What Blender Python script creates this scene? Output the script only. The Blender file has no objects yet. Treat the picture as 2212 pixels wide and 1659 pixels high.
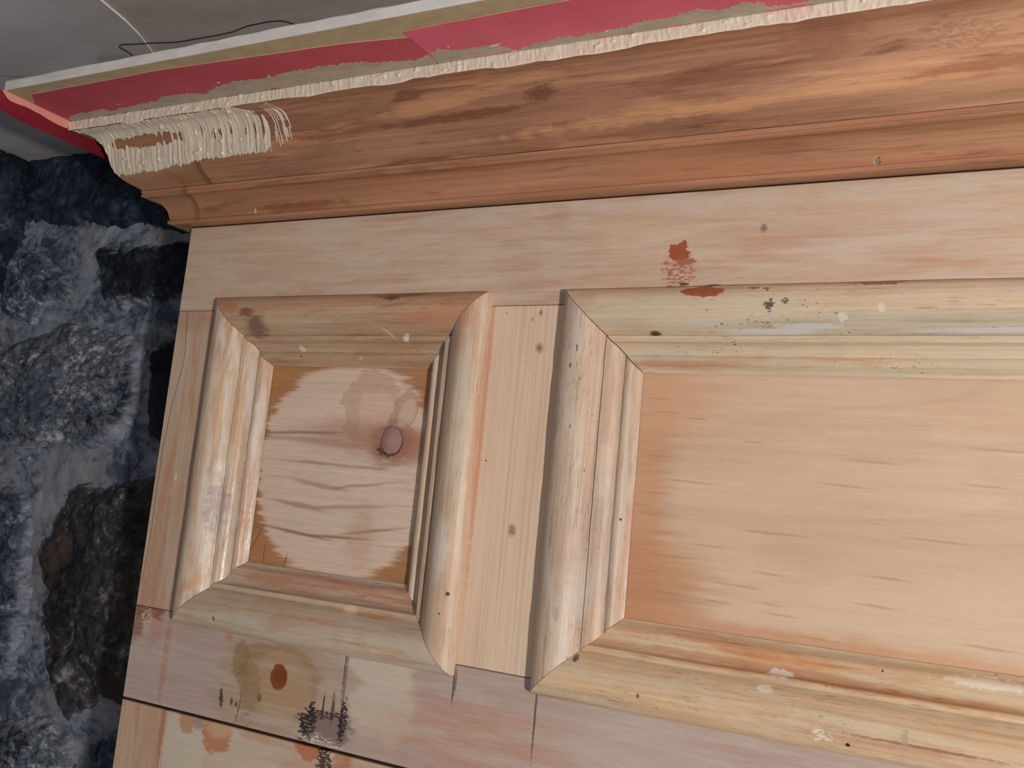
import bpy, math, random
import numpy as np
from mathutils import Matrix, Vector

# ------------------------------------------------------------------ camera, world, lights
SC = bpy.context.scene
COL = SC.collection
F_PX = 2036.8
RX = np.array([0.8867, 0.4524, 0.0959])      # camera right
RD = np.array([0.0233, 0.1635, -0.9863])     # camera down
RF = np.array([-0.4619, 0.8767, 0.1344])     # camera forward
CAM = np.array([0.9577, -0.8686, 0.2705])
cd = bpy.data.cameras.new('camera')
cd.sensor_fit = 'HORIZONTAL'; cd.sensor_width = 36.0
cd.lens = F_PX / 2212.0 * 36.0
cd.clip_start = 0.01
co = bpy.data.objects.new('camera', cd); COL.objects.link(co)
_f = RF / np.linalg.norm(RF)
_r = RX - _f * RX.dot(_f); _r /= np.linalg.norm(_r)
_u = np.cross(_r, _f)
co.matrix_world = Matrix(((_r[0], _u[0], -_f[0], CAM[0]), (_r[1], _u[1], -_f[1], CAM[1]),
                          (_r[2], _u[2], -_f[2], CAM[2]), (0, 0, 0, 1)))
SC.camera = co
SC.view_settings.view_transform = 'Standard'
SC.view_settings.look = 'None'
SC.view_settings.exposure = 0.0
SC.view_settings.gamma = 1.0
SC.view_settings.use_curve_mapping = False

W = bpy.data.worlds.new('world'); SC.world = W; W.use_nodes = True
W.node_tree.nodes['Background'].inputs[0].default_value = (0.96, 0.97, 1.0, 1)
W.node_tree.nodes['Background'].inputs[1].default_value = 0.20

def area_light(name, loc, target, size, power, color):
    l = bpy.data.lights.new(name, 'AREA'); l.shape = 'DISK'; l.size = size
    l.energy = power; l.color = color
    o = bpy.data.objects.new(name, l); COL.objects.link(o); o.location = loc
    o.rotation_euler = (Vector(target) - Vector(loc)).to_track_quat('-Z', 'Y').to_euler()
    return o
area_light('work_lamp', (2.20, -1.52, -0.06), (0.50, 0.0, 0.36), 0.08, 38.0, (1.0, 0.965, 0.935))
area_light('window_daylight', (-1.7, -2.3, 0.9), (-0.2, 0.1, 0.3), 1.3, 32.0, (0.62, 0.78, 1.0))

# ------------------------------------------------------------------ helpers
def at(u, v, axis, val):
    """point of the place seen at photo pixel (u, v) on the plane axis = val"""
    d = _r * ((u - 1106.0) / F_PX) - _u * ((v - 829.5) / F_PX) + _f
    k = 'xyz'.index(axis)
    return CAM + d * ((val - CAM[k]) / d[k])

def srgb(r, g, b):
    f = lambda c: (c / 255 / 12.92) if c / 255 <= 0.04045 else ((c / 255 + 0.055) / 1.055) ** 2.4
    return (f(r), f(g), f(b), 1.0)

def hash2(ix, iy, seed):
    n = (ix.astype(np.int64) * 374761393 + iy.astype(np.int64) * 668265263 + seed * 1442695041) & 0x7fffffff
    n = ((n ^ (n >> 13)) * 1274126177) & 0x7fffffff
    return ((n ^ (n >> 16)) & 0xffff) / 65535.0

def vnoise(x, y, seed=0):
    x = np.asarray(x, float); y = np.asarray(y, float)
    ix = np.floor(x); iy = np.floor(y); fx = x - ix; fy = y - iy
    fx = fx * fx * (3 - 2 * fx); fy = fy * fy * (3 - 2 * fy)
    a = hash2(ix, iy, seed); b = hash2(ix + 1, iy, seed); c = hash2(ix, iy + 1, seed); d = hash2(ix + 1, iy + 1, seed)
    return (a + (b - a) * fx) * (1 - fy) + (c + (d - c) * fx) * fy

def fbm(x, y, seed=0, octv=4, gain=0.5):
    s = 0; a = 1.0; t = 0
    for i in range(octv):
        s = s + a * vnoise(np.asarray(x) * 2 ** i + 17.3 * i, np.asarray(y) * 2 ** i + 5.1 * i, seed + i); t += a; a *= gain
    return s / t

def empty(name, loc, label, cat, group=None):
    o = bpy.data.objects.new(name, None); COL.objects.link(o); o.location = loc
    o.empty_display_size = 0.02
    o['label'] = label; o['category'] = cat
    if group: o['group'] = group
    return o

def mesh(name, verts, faces, mat, parent=None, smooth=False, label=None, cat=None, kind=None, group=None):
    m = bpy.data.meshes.new(name)
    m.from_pydata([tuple(map(float, v)) for v in verts], [], [tuple(map(int, f)) for f in faces])
    m.validate(); m.update()
    if smooth: m.polygons.foreach_set('use_smooth', [True] * len(m.polygons))
    m.materials.append(mat)
    o = bpy.data.objects.new(name, m); COL.objects.link(o)
    if parent is not None:
        o.parent = parent
        L = Vector(parent.location); p = parent.parent
        while p is not None: L += Vector(p.location); p = p.parent
        if parent.type == 'EMPTY': o.location = -Vector(parent.location)
    if label: o['label'] = label
    if cat: o['category'] = cat
    if kind: o['kind'] = kind
    if group: o['group'] = group
    return o

def box_vf(x0, x1, y0, y1, z0, z1, b=0.0):
    """box with chamfered front (y0) edges"""
    if b <= 0:
        v = [(x, y, z) for x in (x0, x1) for y in (y0, y1) for z in (z0, z1)]
        f = [(0, 1, 3, 2), (4, 6, 7, 5), (0, 4, 5, 1), (2, 3, 7, 6), (0, 2, 6, 4), (1, 5, 7, 3)]
        return v, f
    v = []
    for (y, i) in ((y0, b), (y0 + b, 0), (y1, 0)):
        v += [(x0 + i, y, z0 + i), (x1 - i, y, z0 + i), (x1 - i, y, z1 - i), (x0 + i, y, z1 - i)]
    f = [(0, 1, 2, 3), (11, 10, 9, 8)]
    for r in (0, 4):
        for k in range(4):
            f.append((r + (k + 1) % 4, r + k, r + 4 + k, r + 4 + (k + 1) % 4))
    return v, f

# ------------------------------------------------------------------ materials
class NT:
    def __init__(s, name):
        s.mat = bpy.data.materials.new(name); s.mat.use_nodes = True
        s.t = s.mat.node_tree; s.t.nodes.clear()
        s.out = s.t.nodes.new('ShaderNodeOutputMaterial'); s.b = s.t.nodes.new('ShaderNodeBsdfPrincipled')
        s.t.links.new(s.b.outputs[0], s.out.inputs[0])
        s.pos = s.t.nodes.new('ShaderNodeNewGeometry').outputs['Position']
    def n(s, kind, **kw):
        o = s.t.nodes.new('ShaderNode' + kind)
        for k, v in kw.items(): setattr(o, k, v)
        return o
    def put(s, sock, v):
        if hasattr(v, 'is_linked') or hasattr(v, 'links'): s.t.links.new(v, sock)
        else: sock.default_value = v
    def math(s, op, a, b=0.0, clamp=False):
        o = s.n('Math', operation=op, use_clamp=clamp); s.put(o.inputs[0], a); s.put(o.inputs[1], b); return o.outputs[0]
    def vec(s, op, a, b):
        o = s.n('VectorMath', operation=op); s.put(o.inputs[0], a); s.put(o.inputs[1], b)
        return o.outputs['Value'] if op == 'LENGTH' else o.outputs[0]
    def noise(s, v, detail=3, rough=0.5, dist=0.0, scale=1.0, color=False):
        o = s.n('TexNoise'); s.put(o.inputs['Vector'], v); o.inputs['Scale'].default_value = scale
        o.inputs['Detail'].default_value = detail; o.inputs['Roughness'].default_value = rough
        o.inputs['Distortion'].default_value = dist
        return o.outputs['Color'] if color else o.outputs[0]
    def rng(s, v, a, b, c=0.0, d=1.0, smooth=True):
        o = s.n('MapRange'); o.interpolation_type = 'SMOOTHSTEP' if smooth else 'LINEAR'
        s.put(o.inputs[0], v)
        for i, q in enumerate((a, b, c, d)): o.inputs[i + 1].default_value = q
        return o.outputs[0]
    def mix(s, f, a, b, mode='MIX'):
        o = s.n('Mix', data_type='RGBA', blend_type=mode); o.clamp_factor = True
        s.put(o.inputs[0], f); s.put(o.inputs[6], a); s.put(o.inputs[7], b); return o.outputs[2]
    def coords(s, sc, off=(0, 0, 0)):
        v = s.vec('ADD', s.pos, off); return s.vec('MULTIPLY', v, sc)
    def gray(s, f):
        o = s.n('CombineColor'); [s.put(o.inputs[i], f) for i in range(3)]; return o.outputs[0]

def apply_spots(T, col, spots, hgt=None):
    """stains and painted light with a shape of their own, each fixed in the place: dict(c=(x,z), r=(rx,rz), a, col, soft, nz, ns, op, n)"""
    shared = {}
    for i, sp in enumerate(spots):
        m = T.n('Mapping', vector_type='TEXTURE')
        T.put(m.inputs[0], T.pos)
        m.inputs['Location'].default_value = (sp['c'][0], 0, sp['c'][1])
        m.inputs['Rotation'].default_value = (0, -math.radians(sp.get('a', 0)), 0)
        m.inputs['Scale'].default_value = (sp['r'][0], 1e4, sp['r'][1])
        v = m.outputs[0]
        nz = sp.get('nz', 0.3)
        if nz > 0:
            rg = math.sqrt(sp['r'][0] * sp['r'][1])
            ns = sp.get('ns', (22, 60) if rg > .03 else (60, 150) if rg > .011 else (190, 330) if rg > .0035 else (560, 800))
            if 'ns' not in sp: nz = nz * 1.25
            if ns not in shared:
                shared[ns] = T.vec('SUBTRACT', T.noise(T.coords((ns[0], 60, ns[1])), 4, 0.6, color=True), (0.5, 0.5, 0.5))
            o = T.n('VectorMath', operation='MULTIPLY_ADD')
            T.put(o.inputs[0], shared[ns]); o.inputs[1].default_value = (nz * 4.2, 0, nz * 4.2); T.put(o.inputs[2], v)
            v = o.outputs[0]
        if sp.get('n', 2) != 2:
            v = T.vec('ABSOLUTE', v, (0, 0, 0))
            o = T.n('SeparateXYZ'); T.put(o.inputs[0], v)
            e = float(sp['n'])
            L = T.math('POWER', T.math('ADD', T.math('POWER', o.outputs[0], e), T.math('POWER', o.outputs[2], e)), 1 / e)
        else:
            L = T.vec('LENGTH', v, (0, 0, 0))
        so = sp.get('soft', 0.15)
        f = T.rng(L, 1 - so, 1 + so, sp.get('op', 1.0), 0.0)
        if sp.get('hole'):            # broken up by the grain
            if 'h' not in shared: shared['h'] = T.noise(T.coords((180, 50, 520)), 3, 0.6)
            h = shared['h']
            f = T.math('MULTIPLY', f, T.rng(h, sp['hole'] - 0.05, sp['hole'] + 0.05))
        col = T.mix(f, col, sp['col'], sp.get('mode', 'MIX'))
    return col

def wood(name, grain, c1, c2, streak=0.14, fine=0.07, wash=None, orange=None, dark=None, specks=0.0,
         rings=0.0, ring_f=46.0, rough=0.5, bump=0.25, spots=(), seed=0, broad=(4, 16), pores=0.25, lines=0.0):
    T = NT(name)
    off = (seed * 3.17, seed * 1.31, seed * 2.23)
    def S(a, c):
        return (a, c, c) if grain == 'x' else (c, c, a)
    nb = T.noise(T.coords(S(*broad), off), 3, 0.55, 0.4)
    col = T.mix(T.rng(nb, 0.34, 0.66), c1, c2)
    big = [q for q in spots if max(q['r']) > .03 and min(q['r']) > .003 and not q.get('hole')]
    spots = [q for q in spots if q not in big]
    col = apply_spots(T, col, big)
    ng = T.noise(T.coords(S(5, 300), off), 4, 0.6)
    gain = T.rng(ng, 0.28, 0.72, 1 - streak, 1 + streak, False)
    nf = T.noise(T.coords(S(45, 1500), off), 2, 0.5)
    gain = T.math('MULTIPLY', gain, T.rng(nf, 0.25, 0.75, 1 - fine, 1 + fine, False))
    if rings > 0:
        nr = T.noise(T.coords(S(2.2, 11), off), 2, 0.5, 0.6)
        w = T.math('SINE', T.math('MULTIPLY', nr, ring_f), 0)
        gain = T.math('MULTIPLY', gain, T.rng(w, 0.35, 1.0, 1.0, 1 - rings))
    if lines > 0:
        nr = T.noise(T.coords(S(1.2, 60), off), 2, 0.6)
        sx = T.n('SeparateXYZ'); T.put(sx.inputs[0], T.pos)
        ax = sx.outputs[2] if grain == 'x' else sx.outputs[0]
        w = T.math('SINE', T.math('ADD', T.math('MULTIPLY', ax, 1100.0), T.math('MULTIPLY', nr, 22.0)), 0)
        lm = T.rng(T.noise(T.coords(S(1.5, 40), (off[0] + 5, off[1], off[2])), 2, 0.5), 0.40, 0.62)
        gain = T.math('MULTIPLY', gain, T.math('SUBTRACT', 1.0, T.math('MULTIPLY', T.rng(w, 0.1, 1.0, 0.0, lines), lm)))
    col = T.mix(1.0, col, T.gray(gain), 'MULTIPLY')
    rgh = T.rng(T.noise(T.coords(S(12, 60), off), 2, 0.5), 0.3, 0.7, rough - 0.08, rough + 0.08, False)
    if orange:
        oc, amt, thr = orange
        no = T.noise(T.coords(S(6, 55), (off[0] + 9, off[1] + 4, off[2])), 4, 0.55)
        col = T.mix(T.rng(no, thr, thr + 0.14, 0, amt), col, oc)
    if dark:
        oc, amt, thr = dark
        no = T.noise(T.coords(S(9, 75), (off[0] + 2, off[1] + 14, off[2] + 7)), 5, 0.6, 0.5)
        col = T.mix(T.rng(no, thr, thr + 0.15, 0, amt), col, oc)
    if wash:
        wc, amt, thr = wash
        nw = T.noise(T.coords(S(9, 70), (off[0] + 1, off[1] + 3, off[2] + 5)), 6, 0.70, 0.3)
        wf = T.rng(nw, thr - 0.07, thr + 0.17, 0, amt)
        col = T.mix(wf, col, wc)
    if pores > 0:
        npo = T.noise(T.coords(S(55, 900), (off[0], off[1] + 8, off[2])), 2, 0.5)
        patch = T.rng(T.noise(T.coords(S(14, 40), (off[0] + 4, off[1], off[2])), 2, 0.5), 0.45, 0.62)
        pf = T.math('MULTIPLY', T.rng(npo, 0.60, 0.70), T.math('MULTIPLY', patch, pores))
        col = T.mix(pf, col, (0.10, 0.055, 0.035, 1))
    if specks > 0:
        ns = T.noise(T.coords(S(300, 520), off), 1, 0.5)
        patch = T.rng(T.noise(T.coords(S(10, 30), (off[0] + 6, off[1], off[2] + 1)), 2, 0.5), 0.50, 0.66)
        sf = T.math('MULTIPLY', T.rng(ns, 0.675, 0.72), T.math('MULTIPLY', patch, specks))
        col = T.mix(sf, col, (0.06, 0.04, 0.025, 1))
    col = apply_spots(T, col, spots)
    T.put(T.b.inputs['Base Color'], col)
    T.put(T.b.inputs['Roughness'], rgh)
    T.b.inputs['Specular IOR Level'].default_value = 0.35
    h = T.math('ADD', T.math('MULTIPLY', ng, 1.0), T.math('MULTIPLY', nf, 0.35))
    h = T.math('ADD', h, T.math('MULTIPLY', T.noise(T.coords((70, 70, 70), off), 3, 0.5), 0.8))
    bp = T.n('Bump'); bp.inputs['Strength'].default_value = bump; bp.inputs['Distance'].default_value = 0.0012
    T.put(bp.inputs['Height'], h); T.put(T.b.inputs['Normal'], bp.outputs[0])
    return T.mat

def plain(name, c1, c2, sc=(20, 20, 20), rough=0.6, bump=0.1, bsc=300.0, spots=(), spec=0.3, dist=0.0006):
    T = NT(name)
    n = T.noise(T.coords(sc), 4, 0.6)
    col = T.mix(T.rng(n, 0.32, 0.68), c1, c2)
    col = apply_spots(T, col, spots)
    T.put(T.b.inputs['Base Color'], col); T.b.inputs['Roughness'].default_value = rough
    T.b.inputs['Specular IOR Level'].default_value = spec
    bp = T.n('Bump'); bp.inputs['Strength'].default_value = bump; bp.inputs['Distance'].default_value = dist
    T.put(bp.inputs['Height'], T.noise(T.coords((bsc, bsc, bsc)), 3, 0.6)); T.put(T.b.inputs['Normal'], bp.outputs[0])
    return T.mat

def P(u, v, y=0.0):
    q = at(u, v, 'y', y); return (float(q[0]), float(q[2]))

PALE = srgb(206, 176, 150); PINK = srgb(190, 150, 128); TAN = srgb(198, 166, 132); GREYW = srgb(205, 190, 172)
BROWN = srgb(150, 92, 58); ORANGE = srgb(188, 128, 88); REDB = srgb(160, 84, 56); INK = srgb(52, 42, 44)

def sp(u, v, ru, rv, col, y=0.0, **kw):
    """stain or painted light: centre pixel, half sizes in metres"""
    d = dict(c=P(u, v, y), r=(ru, rv), col=col); d.update(kw); return d

top_rail_m = wood('stripped_pine_top_rail', 'x', srgb(195, 164, 139), srgb(202, 174, 147), streak=0.10, pores=0.22, seed=1,
    wash=(srgb(208, 192, 176), 0.6, 0.47), orange=(srgb(186, 138, 110), 0.5, 0.52), rough=0.48, spots=[
    sp(1466, 545, .0105, .009, REDB, nz=.35, soft=.08, ns=(150, 200)),
    sp(1478, 529, .0025, .005, REDB, nz=.2, soft=.1),
    sp(1475, 560, .006, .007, REDB, nz=.3, soft=.1),
    sp(1466, 590, .016, .016, srgb(172, 110, 86), nz=.5, soft=.12, hole=.50, ns=(120, 220)),
    sp(1480, 566, .012, .003, srgb(168, 104, 80), nz=.4, soft=.12, a=8),
    sp(1243, 530, .010, .060, srgb(206, 190, 160), nz=.12, soft=.3, op=.35, n=5),
    sp(1180, 560, .055, .05, srgb(172, 130, 108), nz=.3, soft=.5, op=.35),
    sp(470, 560, .03, .05, srgb(200, 178, 158), nz=.4, soft=.5, op=.4),
    sp(1650, 492, .003, .004, srgb(110, 90, 74), nz=.5, soft=.4, op=.7),
    sp(1800, 540, .05, .006, srgb(206, 178, 170), nz=.5, soft=.5, op=.4),
    sp(1478, 614, .0045, .0012, INK, nz=.4, soft=.3, op=.9),
    sp(1540, 616, .008, .0007, srgb(110, 80, 60), nz=.3, soft=.4, a=3),
    ])
bottom_rail_m = wood('stripped_pine_bottom_rail', 'x', srgb(184, 162, 150), srgb(178, 151, 138), streak=0.10, pores=0.15, seed=2,
    wash=(srgb(194, 182, 172), 0.5, 0.50), orange=(srgb(182, 142, 120), 0.25, 0.56), rough=0.5, spots=[
    sp(820, 1490, .042, .05, srgb(208, 194, 170), nz=.25, soft=.2, op=.75, n=4),
    sp(605, 1480, .095, .052, srgb(176, 148, 120), nz=.2, soft=.12, op=.7, n=4, a=0),
    sp(602, 1462, .060, .036, srgb(158, 122, 84), nz=.14, soft=.10, op=.75),
    sp(605, 1490, .046, .040, srgb(178, 146, 114), nz=.12, soft=.10, op=.85),
    sp(520, 1425, .012, .022, srgb(140, 108, 74), nz=.4, soft=.2, op=.6),
    sp(540, 1490, .014, .03, srgb(150, 118, 84), nz=.4, soft=.3, op=.6),
    sp(602, 1463, .0122, .0140, srgb(140, 74, 34), nz=.10, soft=.05),
    sp(606, 1460, .0095, .0100, srgb(120, 62, 28), nz=.2, soft=.3, op=.7),
    sp(560, 1508, .0035, .0045, srgb(140, 100, 70), nz=.2, soft=.2),
    sp(478, 1508, .003, .010, INK, nz=.6, soft=.25, a=8, op=.85),
    sp(500, 1515, .0022, .004, INK, nz=.6, soft=.25, op=.8), sp(510, 1521, .002, .003, INK, nz=.5, soft=.25, op=.8),
    sp(515, 1530, .0012, .016, srgb(110, 80, 58), nz=.5, soft=.4, a=-8, op=.7),
    sp(664, 1565, .010, .020, INK, nz=.55, soft=.12, a=-12, hole=.42), sp(712, 1575, .030, .018, srgb(128, 108, 100), nz=.35, soft=.2, op=.85),
    sp(672, 1550, .007, .016, INK, nz=.6, soft=.2, hole=.45), sp(740, 1556, .005, .022, INK, nz=.6, soft=.2, hole=.44),
    sp(700, 1545, .03, .005, INK, nz=.6, soft=.2, hole=.5, a=10), sp(690, 1600, .026, .006, srgb(215, 200, 180), nz=.6, soft=.3, hole=.52),
    sp(698, 1527, .001, .014, INK, nz=.3, soft=.4), sp(719, 1528, .0022, .013, INK, nz=.5, soft=.4, op=.8), sp(735, 1558, .0015, .02, INK, nz=.4, soft=.3, op=.8),
    sp(746, 1440, .0010, .034, INK, nz=.5, soft=.4, op=.8, a=-1), sp(745, 1480, .0011, .04, INK, nz=.5, soft=.4, op=.6, a=-1),
    sp(980, 1478, .0012, .020, srgb(70, 62, 64), nz=.3, soft=.4, op=.85), sp(985, 1470, .0007, .014, srgb(70, 62, 64), nz=.3, soft=.4, op=.8),
    sp(1156, 1540, .0011, .042, srgb(74, 66, 68), nz=.3, soft=.4, op=.85),
    sp(340, 1345, .012, .028, srgb(186, 122, 92), nz=.4, soft=.4, op=.4), sp(358, 1410, .005, .055, srgb(176, 122, 84), nz=.2, soft=.4, op=.6),
    sp(318, 1320, .030, .010, srgb(138, 86, 64), nz=.4, soft=.25, op=.8), sp(300, 1345, .012, .022, srgb(140, 88, 66), nz=.4, soft=.3, op=.7, a=-25),
    sp(318, 1336, .010, .012, srgb(206, 178, 150), nz=.6, soft=.3, hole=.48),
    sp(1010, 1600, .12, .03, srgb(190, 136, 106), nz=.4, soft=.6, op=.5), sp(640, 1380, .05, .012, srgb(186, 158, 150), nz=.3, soft=.5, op=.4),
    sp(495, 1375, .006, .006, srgb(196, 132, 104), nz=.3, soft=.3, op=.7),
    ])
pencil = srgb(84, 72, 72)
PL = [(400, 642), (404, 650), (404, 690), (400, 760), (395, 790), (384, 830), (374, 865), (366, 900), (360, 930), (352, 965), (346, 1010), (338, 1060), (326, 1150), (316, 1210), (306, 1260)]
def polyline(pts, w, col, **kw):
    o = []
    for a, b in zip(pts[:-1], pts[1:]):
        A = np.array(P(*a)); B = np.array(P(*b)); m = (A + B) / 2; d = B - A
        o.append(dict(c=tuple(m), r=(np.linalg.norm(d) / 2 * 1.12, w), a=math.degrees(math.atan2(d[1], d[0])), col=col, nz=0.0, soft=.25, n=4, **kw))
    return o
stile_m = wood('stripped_pine_stile', 'z', srgb(192, 158, 134), srgb(198, 170, 144), streak=0.10, pores=0.12, seed=3,
    wash=(srgb(204, 186, 170), 0.5, 0.52), orange=(srgb(186, 132, 98), 0.6, 0.52), rough=0.5,
    spots=[sp(392, 690, .05, .018, srgb(170, 126, 104), nz=.3, soft=.5, op=.5), sp(380, 1030, .002, .004, srgb(226, 214, 200), nz=.3, soft=.3, op=.8),
           sp(340, 1180, .012, .1, srgb(178, 120, 82), nz=.3, soft=.4, op=.4)] + polyline(PL, .0006, pencil, op=.75))
muntin_m = wood('fresh_pale_pine_muntin', 'z', srgb(222, 194, 168), srgb(216, 184, 156), streak=0.06, fine=.05, pores=0.06, seed=4, lines=.12, rough=0.5,
    spots=[sp(1165, 752, .004, .005, srgb(170, 118, 88), nz=.3, soft=.6, op=.8), sp(1165, 752, .0012, .0016, srgb(110, 70, 50), nz=.3, soft=.5, op=.8),
           sp(1106, 1146, .004, .006, srgb(150, 108, 80), nz=.3, soft=.5, op=.8), sp(1168, 675, .002, .003, srgb(120, 90, 66), nz=.5, soft=.4, op=.7),
           sp(1049, 995, .0008, .001, INK, nz=.2), sp(1094, 676, .0005, .001, INK, nz=.2), sp(1150, 690, .001, .002, INK, nz=.4, op=.5),
           sp(1042, 900, .003, .18, srgb(196, 130, 100), nz=.3, soft=.5, op=.6, a=0)])
lower_m = wood('stripped_pine_lower_rail', 'x', srgb(196, 164, 138), srgb(190, 152, 130), streak=0.08, pores=0.12, seed=6,
    wash=(srgb(204, 190, 170), 0.5, 0.5), rough=0.5, spots=[
    sp(395, 1600, .040, .050, srgb(206, 194, 172), nz=.3, soft=.2, op=.8), sp(520, 1640, .060, .040, srgb(204, 188, 166), nz=.3, soft=.4, op=.7),
    sp(468, 1583, .022, .024, srgb(186, 122, 82), nz=.25, soft=.15, op=.85), sp(474, 1572, .018, .012, srgb(208, 176, 142), nz=.3, soft=.4, op=.7),
    sp(404, 1556, .012, .014, srgb(184, 122, 86), nz=.3, soft=.2, op=.7), sp(430, 1560, .008, .008, srgb(140, 108, 96), nz=.3, soft=.4, op=.6),
    sp(665, 1615, .016, .014, srgb(186, 116, 78), nz=.4, soft=.12, op=.9), sp(703, 1628, .011, .022, srgb(84, 64, 54), nz=.5, soft=.2, hole=.42),
    sp(728, 1630, .010, .012, srgb(214, 196, 166), nz=.5, soft=.2, op=.9), sp(740, 1640, .012, .02, srgb(178, 110, 76), nz=.4, soft=.3, op=.7),
    sp(560, 1585, .03, .01, srgb(190, 134, 96), nz=.4, soft=.4, op=.5)])
lower_stile_m = wood('stripped_pine_lower_stile', 'z', srgb(200, 168, 144), srgb(186, 148, 118), streak=0.12, pores=0.1, seed=7,
    orange=(srgb(184, 128, 92), 0.5, 0.5), rough=0.5, spots=[sp(352, 1560, .004, .05, srgb(150, 96, 66), nz=.3, soft=.5, op=.6)])

YP = 0.0216     # depth of the sunken panels
GP = srgb(196, 164, 136)
small_panel_m = wood('sanded_pine_small_panel', 'x', srgb(178, 128, 86), srgb(160, 108, 68), streak=0.10, pores=0.25, seed=8, rough=0.42, spots=[
    sp(738, 1012, .126, .130, srgb(218, 190, 169), YP, nz=.085, soft=.05, n=2.0, ns=(9, 150)),
    sp(742, 1030, .080, .100, srgb(218, 193, 174), YP, nz=.3, soft=.6, op=.6, ns=(10, 80)),
    sp(800, 880, .040, .042, srgb(196, 158, 132), YP, nz=.22, soft=.05, op=.65, ns=(25, 60), a=10),
    sp(815, 900, .026, .036, srgb(214, 182, 160), YP, nz=.25, soft=.05, op=.85, ns=(30, 60), a=14),
    sp(872, 890, .017, .024, srgb(184, 144, 116), YP, nz=.2, soft=.06, op=.7, ns=(30, 60), a=-20),
    sp(878, 895, .010, .018, srgb(214, 184, 162), YP, nz=.2, soft=.08, op=.8, ns=(30, 60), a=-20),
    sp(800, 948, .090, .020, srgb(166, 116, 92), YP, nz=.3, soft=.6, op=.55, ns=(20, 90)),
    sp(842, 958, .028, .024, srgb(150, 98, 78), YP, nz=.25, soft=.5, op=.8),
    sp(885, 965, .026, .020, srgb(168, 104, 80), YP, nz=.3, soft=.5, op=.6),
    sp(832, 972, .011, .008, srgb(70, 48, 42), YP, nz=.5, soft=.3, op=.9, hole=.40),
    sp(846, 952, .0150, .0175, srgb(64, 42, 38), YP, nz=.10, soft=.06),
    sp(846, 951, .0138, .0160, srgb(160, 124, 112), YP, nz=.08, soft=.10),
    sp(846, 951, .006, .007, srgb(176, 142, 128), YP, nz=.2, soft=.6, op=.6),
    sp(660, 934, .07, .0016, srgb(158, 118, 96), YP, nz=.5, soft=.5, op=.8, a=3, ns=(18, 40)),
    sp(700, 955, .08, .004, srgb(170, 130, 108), YP, nz=.5, soft=.6, op=.6, a=-2, ns=(18, 40)),
    sp(680, 1000, .07, .002, srgb(166, 128, 106), YP, nz=.6, soft=.5, op=.7, a=-1, ns=(18, 40)),
    sp(680, 1045, .05, .003, srgb(172, 132, 110), YP, nz=.6, soft=.5, op=.7, a=-6, ns=(18, 40)),
    sp(770, 1050, .05, .002, srgb(168, 128, 104), YP, nz=.6, soft=.5, op=.6, a=8, ns=(18, 40)),
    sp(650, 1092, .05, .003, srgb(168, 130, 106), YP, nz=.5, soft=.5, op=.7, a=-5, ns=(18, 40)),
    sp(760, 1095, .06, .0025, srgb(168, 130, 106), YP, nz=.5, soft=.5, op=.6, a=5, ns=(18, 40)),
    sp(640, 1150, .05, .0018, srgb(150, 108, 84), YP, nz=.3, soft=.5, op=.8, a=-5, ns=(12, 30)),
    sp(720, 1160, .05, .0018, srgb(150, 108, 84), YP, nz=.3, soft=.5, op=.8, a=2, ns=(12, 30)),
    sp(800, 1148, .04, .0018, srgb(158, 116, 92), YP, nz=.3, soft=.5, op=.7, a=10, ns=(12, 30)),
    sp(779, 1160, .02, .03, srgb(184, 140, 108), YP, nz=.4, soft=.6, op=.4),
    sp(570, 1196, .0006, .013, INK, YP, nz=.1, soft=.4, a=2, op=.7), sp(616, 1212, .0007, .010, INK, YP, nz=.1, soft=.4, a=-10, op=.7),
    sp(556, 1160, .0007, .022, INK, YP, nz=.1, soft=.4, a=-28, op=.6), sp(556, 1138, .004, .0006, INK, YP, nz=.3, op=.6),
    ])
big_panel_m = wood('sanded_pine_large_panel', 'x', srgb(204, 172, 144), srgb(210, 181, 153), streak=0.05, fine=.04, pores=0.12, seed=9, rough=0.45, broad=(2.5, 7),
    rings=.05, ring_f=30, spots=[
    sp(1330, 1060, .055, .16, srgb(196, 144, 106), YP, nz=.30, soft=.30, op=.75, ns=(10, 130), n=4),
    sp(1395, 1270, .060, .05, srgb(190, 134, 96), YP, nz=.35, soft=.45, op=.75, ns=(10, 160)),
    sp(1410, 860, .060, .04, srgb(200, 148, 110), YP, nz=.35, soft=.5, op=.7, ns=(10, 160)),
    sp(1560, 1368, .16, .009, srgb(190, 136, 100), YP, nz=.4, soft=.6, op=.6), sp(1950, 1422, .16, .010, srgb(196, 146, 108), YP, nz=.4, soft=.6, op=.6),
    sp(1600, 880, .24, .040, srgb(214, 172, 142), YP, nz=.3, soft=.6, op=.4),
    ] + [sp(u, v, .010 * s, .0010, srgb(172, 124, 94), YP, nz=.5, soft=.6, op=.45, ns=(60, 400), a=-2) for (u, v, s) in
     [(1430, 862, 1.1), (1420, 985, .9), (1440, 890, 1), (1510, 905, 1), (1625, 955, 1), (1480, 1040, 2.4), (1420, 1065, 1.2), (1640, 1150, 1.6), (1700, 1155, 2), (1825, 1050, 2.2), (1890, 998, 2),
      (1440, 1200, 2), (1530, 1180, 1.6), (1590, 1265, 2), (1660, 1240, 1.5), (1660, 1305, 1.4), (1690, 1330, 1.6), (1440, 1280, 1.6), (1920, 1250, 2), (1890, 1310, 1.6), (2030, 1170, 2.6),
      (2180, 975, 2.6), (2120, 1050, 2), (1760, 1380, 2), (2130, 1400, 2), (1550, 1300, 1.4), (1420, 1150, 1.2), (1405, 1110, 1.0), (1400, 1232, 1.2)]])

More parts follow.
